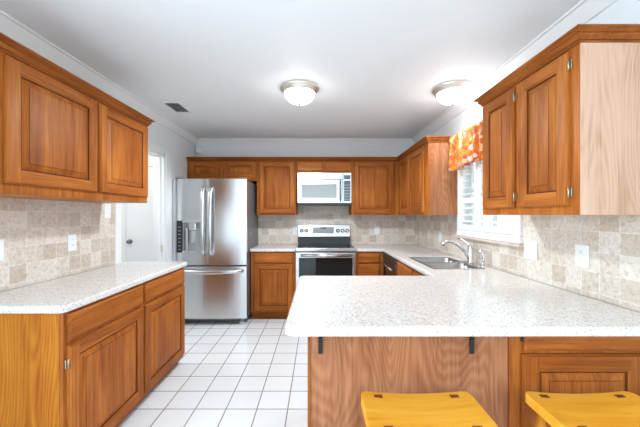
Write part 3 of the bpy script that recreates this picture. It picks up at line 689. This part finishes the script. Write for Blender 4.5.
# ------------------------------------------------------------------ switch and outlet plates
def plate(label, cat, name, wall, u, z, w=0.075, kind='outlet', n=1):
    """wall: l, r or b; u = position along it"""
    loc = {'l': (XL+0.0095, u, z), 'r': (XR-0.0095, u, z), 'b': (u, YB-0.0095, z)}[wall]
    rz = {'l': Lr, 'r': R, 'b': 0}[wall]
    t = thing(name, label, cat, loc, rz)
    m = MB(); m.box(-w/2, -0.006, -0.06, w/2, 0, 0.06, bev=0.003); obj('cover_plate', m, 'plate', t)
    for k in range(n):
        x = (k-(n-1)/2)*0.046
        if kind == 'outlet':
            for s in (-1, 1):
                m = MB(); m.box(x-0.016, -0.008, s*0.02-0.014, x+0.016, -0.006, s*0.02+0.014, bev=0.0008, seg=1)
                f = obj('socket', m, 'white', t)
                m = MB()
                for q in (-1, 1): m.box(x+q*0.006-0.0012, -0.0086, s*0.02-0.003, x+q*0.006+0.0012, -0.0079, s*0.02+0.007)
                obj('slots', m, 'greyplastic', f)
        else:
            m = MB(); m.box(x-0.016, -0.0078, -0.033, x+0.016, -0.006, 0.033, bev=0.0008, seg=1); obj('rocker', m, 'white', t)
    return t
plate('white outlet plate on left tiles below the long wall cabinet', 'outlet', 'wall_outlet', 'l', 2.181, 1.143)
plate('white switch plate tucked under the wall cabinet beside the hall opening', 'switch', 'light_switch', 'l', 2.547, 1.372, kind='switch')
plate('white outlet plate on left tiles cut by the picture edge', 'outlet', 'wall_outlet', 'l', 1.668, 1.145)
plate('wide white double switch plate on tiles right of the window', 'switch', 'light_switch', 'r', 2.02, 1.108, w=0.125, kind='switch', n=2)
plate('white outlet plate on right tiles under the near wall cabinet', 'outlet', 'wall_outlet', 'r', 1.627, 1.122, w=0.082)
plate('white plate on tiles between the corner and the faucet', 'outlet', 'wall_outlet', 'r', 3.52, 1.09)
plate('white outlet on back tiles left of the range', 'outlet', 'wall_outlet', 'b', -0.335, 1.113)
plate('white outlet on back tiles right of the range', 'outlet', 'wall_outlet', 'b', 0.86, 1.115)

# ------------------------------------------------------------------ shutters and valance
W = (XR-0.02, 2.58, 1.195)
t = thing('plantation_shutter', 'white louvered plantation shutters in the window above the sink', 'shutter', W)
def shutter(y0, y1):
    m = MB(); x0, x1 = XR-0.028, XR-0.002; sw = 0.042
    m.box(x0, y0, 1.197, x1, y0+sw, 1.988, bev=0.003); m.box(x0, y1-sw, 1.197, x1, y1, 1.988, bev=0.003)
    for z0, z1 in ((1.197, 1.25), (1.45, 1.50), (1.94, 1.988)): m.box(x0, y0+sw, z0, x1, y1-sw, z1, bev=0.003)
    p = obj('shutter_panel', m, 'white', t, world=W)
    for zs in ([1.282+0.0615*k for k in range(3)], [1.535+0.0615*k for k in range(7)]):
        for z in zs:
            m = MB(); n = 10; pr = []
            a = math.radians(14); ca, sa = math.cos(a), math.sin(a)
            for k in range(n):
                u, v = 0.032*math.cos(2*PI*k/n), 0.0055*math.sin(2*PI*k/n); pr.append(((x0+x1)/2+u*ca-v*sa, z+u*sa+v*ca))
            m2 = [(q[0], q[1]) for q in pr]
            m.prism(m2, y0+sw+0.002, y1-sw-0.002, 'y'); obj('louver', m, 'white', p, world=W)
shutter(2.178, 2.655); shutter(2.66, 2.982)

def fabric():
    m, nt, b = new_mat('orange floral cotton'); L = nt.links.new
    tc = N(nt, 'ShaderNodeTexCoord'); q = N(nt, 'ShaderNodeMapping'); q.inputs['Scale'].default_value = (0.4, 1, 1); L(tc.outputs['Object'], q.inputs['Vector'])
    dn = N(nt, 'ShaderNodeTexNoise'); dn.inputs['Scale'].default_value = 14; L(q.outputs[0], dn.inputs['Vector'])
    ad = N(nt, 'ShaderNodeVectorMath', operation='MULTIPLY_ADD'); ad.inputs[1].default_value = (0.06, 0.06, 0.06); L(dn.outputs['Color'], ad.inputs[0]); L(q.outputs[0], ad.inputs[2])
    v = N(nt, 'ShaderNodeTexVoronoi'); v.inputs['Scale'].default_value = 30; L(ad.outputs[0], v.inputs['Vector'])
    sp = N(nt, 'ShaderNodeSeparateColor'); L(v.outputs['Color'], sp.inputs[0])
    r = ramp(nt, [(0, (0.62, 0.09, 0.03)), (0.2, (0.80, 0.19, 0.03)), (0.42, (0.85, 0.33, 0.06)), (0.60, (0.78, 0.14, 0.05)), (0.70, (0.86, 0.62, 0.40)), (0.80, (0.85, 0.80, 0.74)), (0.87, (0.45, 0.03, 0.13)), (0.94, (0.33, 0.34, 0.38))], 'CONSTANT'); L(sp.outputs[0], r.inputs['Fac'])
    n = N(nt, 'ShaderNodeTexNoise'); n.inputs['Scale'].default_value = 45; n.inputs['Detail'].default_value = 4; L(tc.outputs['Object'], n.inputs['Vector'])
    r2 = ramp(nt, [(0.40, (0.80, 0.24, 0.05)), (0.5, (0.86, 0.45, 0.16)), (0.6, (0.85, 0.20, 0.05))]); L(n.outputs['Fac'], r2.inputs['Fac'])
    mx = N(nt, 'ShaderNodeMix', data_type='RGBA'); mx.inputs[0].default_value = 0.28; L(r.outputs['Color'], mx.inputs[6]); L(r2.outputs['Color'], mx.inputs[7]); dk = N(nt, 'ShaderNodeHueSaturation'); dk.inputs['Value'].default_value = 0.72; dk.inputs['Saturation'].default_value = 1.05; L(mx.outputs[2], dk.inputs['Color']); L(dk.outputs['Color'], b.inputs['Base Color'])
    b.inputs['Roughness'].default_value = 0.85
    return m
M['fabric'] = fabric()
W = (1.30, 2.56, 2.06)
t = thing('window_valance', 'orange floral valance gathered on a rod over the window', 'valance', W)
m = MB(); ny, nz = 90, 14; Y0, Y1 = 2.09, 2.965; G = []
for j in range(nz+1):
    f = j/nz; row = []
    for i in range(ny+1):
        u = i/ny; y = Y0+(Y1-Y0)*u
        z = 2.095 - f*0.325 - 0.012*f*math.sin(u*9.0)
        amp = 0.006 + 0.016*f
        x = 1.295 + amp*math.sin(u*62+0.8*math.sin(u*17)) + 0.006*math.sin(u*23)
        if f < 0.16: x += -0.010*math.sin(PI*f/0.16)*(1+0.4*math.sin(u*180)); z += 0.005*math.sin(u*190)
        row.append(m.bm.verts.new((x, y, z)))
    G.append(row)
for A_, B_ in zip(G, G[1:]):
    for i in range(ny): fc = m.bm.faces.new((A_[i], A_[i+1], B_[i+1], B_[i])); fc.smooth = True
o = obj('cloth', m, 'fabric', t, world=W); sd = o.modifiers.new('thickness', 'SOLIDIFY'); sd.thickness = 0.002
m = MB(); m.tube([(XR-0.001, 3.02, 2.065), (1.33, 3.02, 2.065), (1.308, 3.0, 2.065), (1.308, 2.10, 2.065), (1.33, 2.085, 2.065), (XR-0.001, 2.085, 2.065)], 0.008, n=10); obj('rod', m, 'plate', t, world=W)

# ------------------------------------------------------------------ stools
ST = thing('bar_stool', 'orange pine saddle stool at the oak panel in the middle', 'stool', (0.39, 1.12, 0), group='pine stools at the peninsula')
SW, SD, SZ, TH = 0.440, 0.245, 0.628, 0.04
m = MB(); nx, ny = 24, 12
def dip(u): return -0.014*(1-(2*u-1)**2)
def outline(u, v):
    x = (u-0.5)*SW; y = (v-0.5)*SD; r = 0.035
    ax, ay = abs(x)-(SW/2-r), abs(y)-(SD/2-r)
    if ax > 0 and ay > 0:
        d = math.hypot(ax, ay); mx_ = max(ax, ay)
        if d > 1e-9: k = mx_/d; x = math.copysign(SW/2-r+ax*k, x); y = math.copysign(SD/2-r+ay*k, y)
    return x, y
us = [k/nx for k in range(nx+1)]; vs = [k/ny for k in range(ny+1)]
top = {}; bot = {}
for i, u in enumerate(us):
    for j, v in enumerate(vs):
        x, y = outline(u, v); top[i, j] = m.bm.verts.new((x, y, SZ+dip(u))); bot[i, j] = m.bm.verts.new((x, y, SZ-TH+dip(u)*0.6))
for i in range(nx):
    for j in range(ny):
        m.bm.faces.new((top[i, j], top[i+1, j], top[i+1, j+1], top[i, j+1])); m.bm.faces.new((bot[i, j], bot[i, j+1], bot[i+1, j+1], bot[i+1, j]))
rim = [(i, 0) for i in range(nx)] + [(nx, j) for j in range(ny)] + [(i, ny) for i in range(nx, 0, -1)] + [(0, j) for j in range(ny, 0, -1)]
for a, b2 in zip(rim, rim[1:]+rim[:1]): m.bm.faces.new((top[a], bot[a], bot[b2], top[b2]))
obj('seat', m, 'pine', ST, bevel=0.005, seg=3)
for sx in (-1, 1):
    for sy in (-1, 1):
        tx, ty = sx*0.155, sy*0.09; bx, by = sx*0.205, sy*0.125
        m = MB(); m.tube([(tx, ty, SZ-TH+0.006), (tx+(bx-tx)*0.3, ty+(by-ty)*0.3, 0.42), (bx, by, 0)], [0.016, 0.019, 0.016], n=14); lg = obj('leg', m, 'pinev', ST)
        zt = SZ+dip((tx/SW)+0.5)
        m = MB(); m.box(tx-0.020, ty-0.009, zt-0.01, tx+0.020, ty+0.009, zt+0.0012); tn = obj('tenon', m, 'tenon', lg); tn['label'] = 'dark wedge end showing through the seat'
def at_leg(sx, sy, z):
    k = (SZ-z)/SZ; return (sx*(0.155+0.05*k), sy*(0.09+0.035*k), z)
for p, q in (((-1, -1, 0.2), (1, -1, 0.2)), ((-1, 1, 0.2), (1, 1, 0.2)), ((-1, -1, 0.28), (-1, 1, 0.28)), ((1, -1, 0.28), (1, 1, 0.28))):
    m = MB(); m.tube([at_leg(*p), at_leg(*q)], 0.012, n=10); obj('stretcher', m, 'pinev', ST)
S2 = copy_tree(ST); S2.location = (1.048, 1.12, 0); S2['label'] = 'orange pine saddle stool at the brown raised panel door on the right'
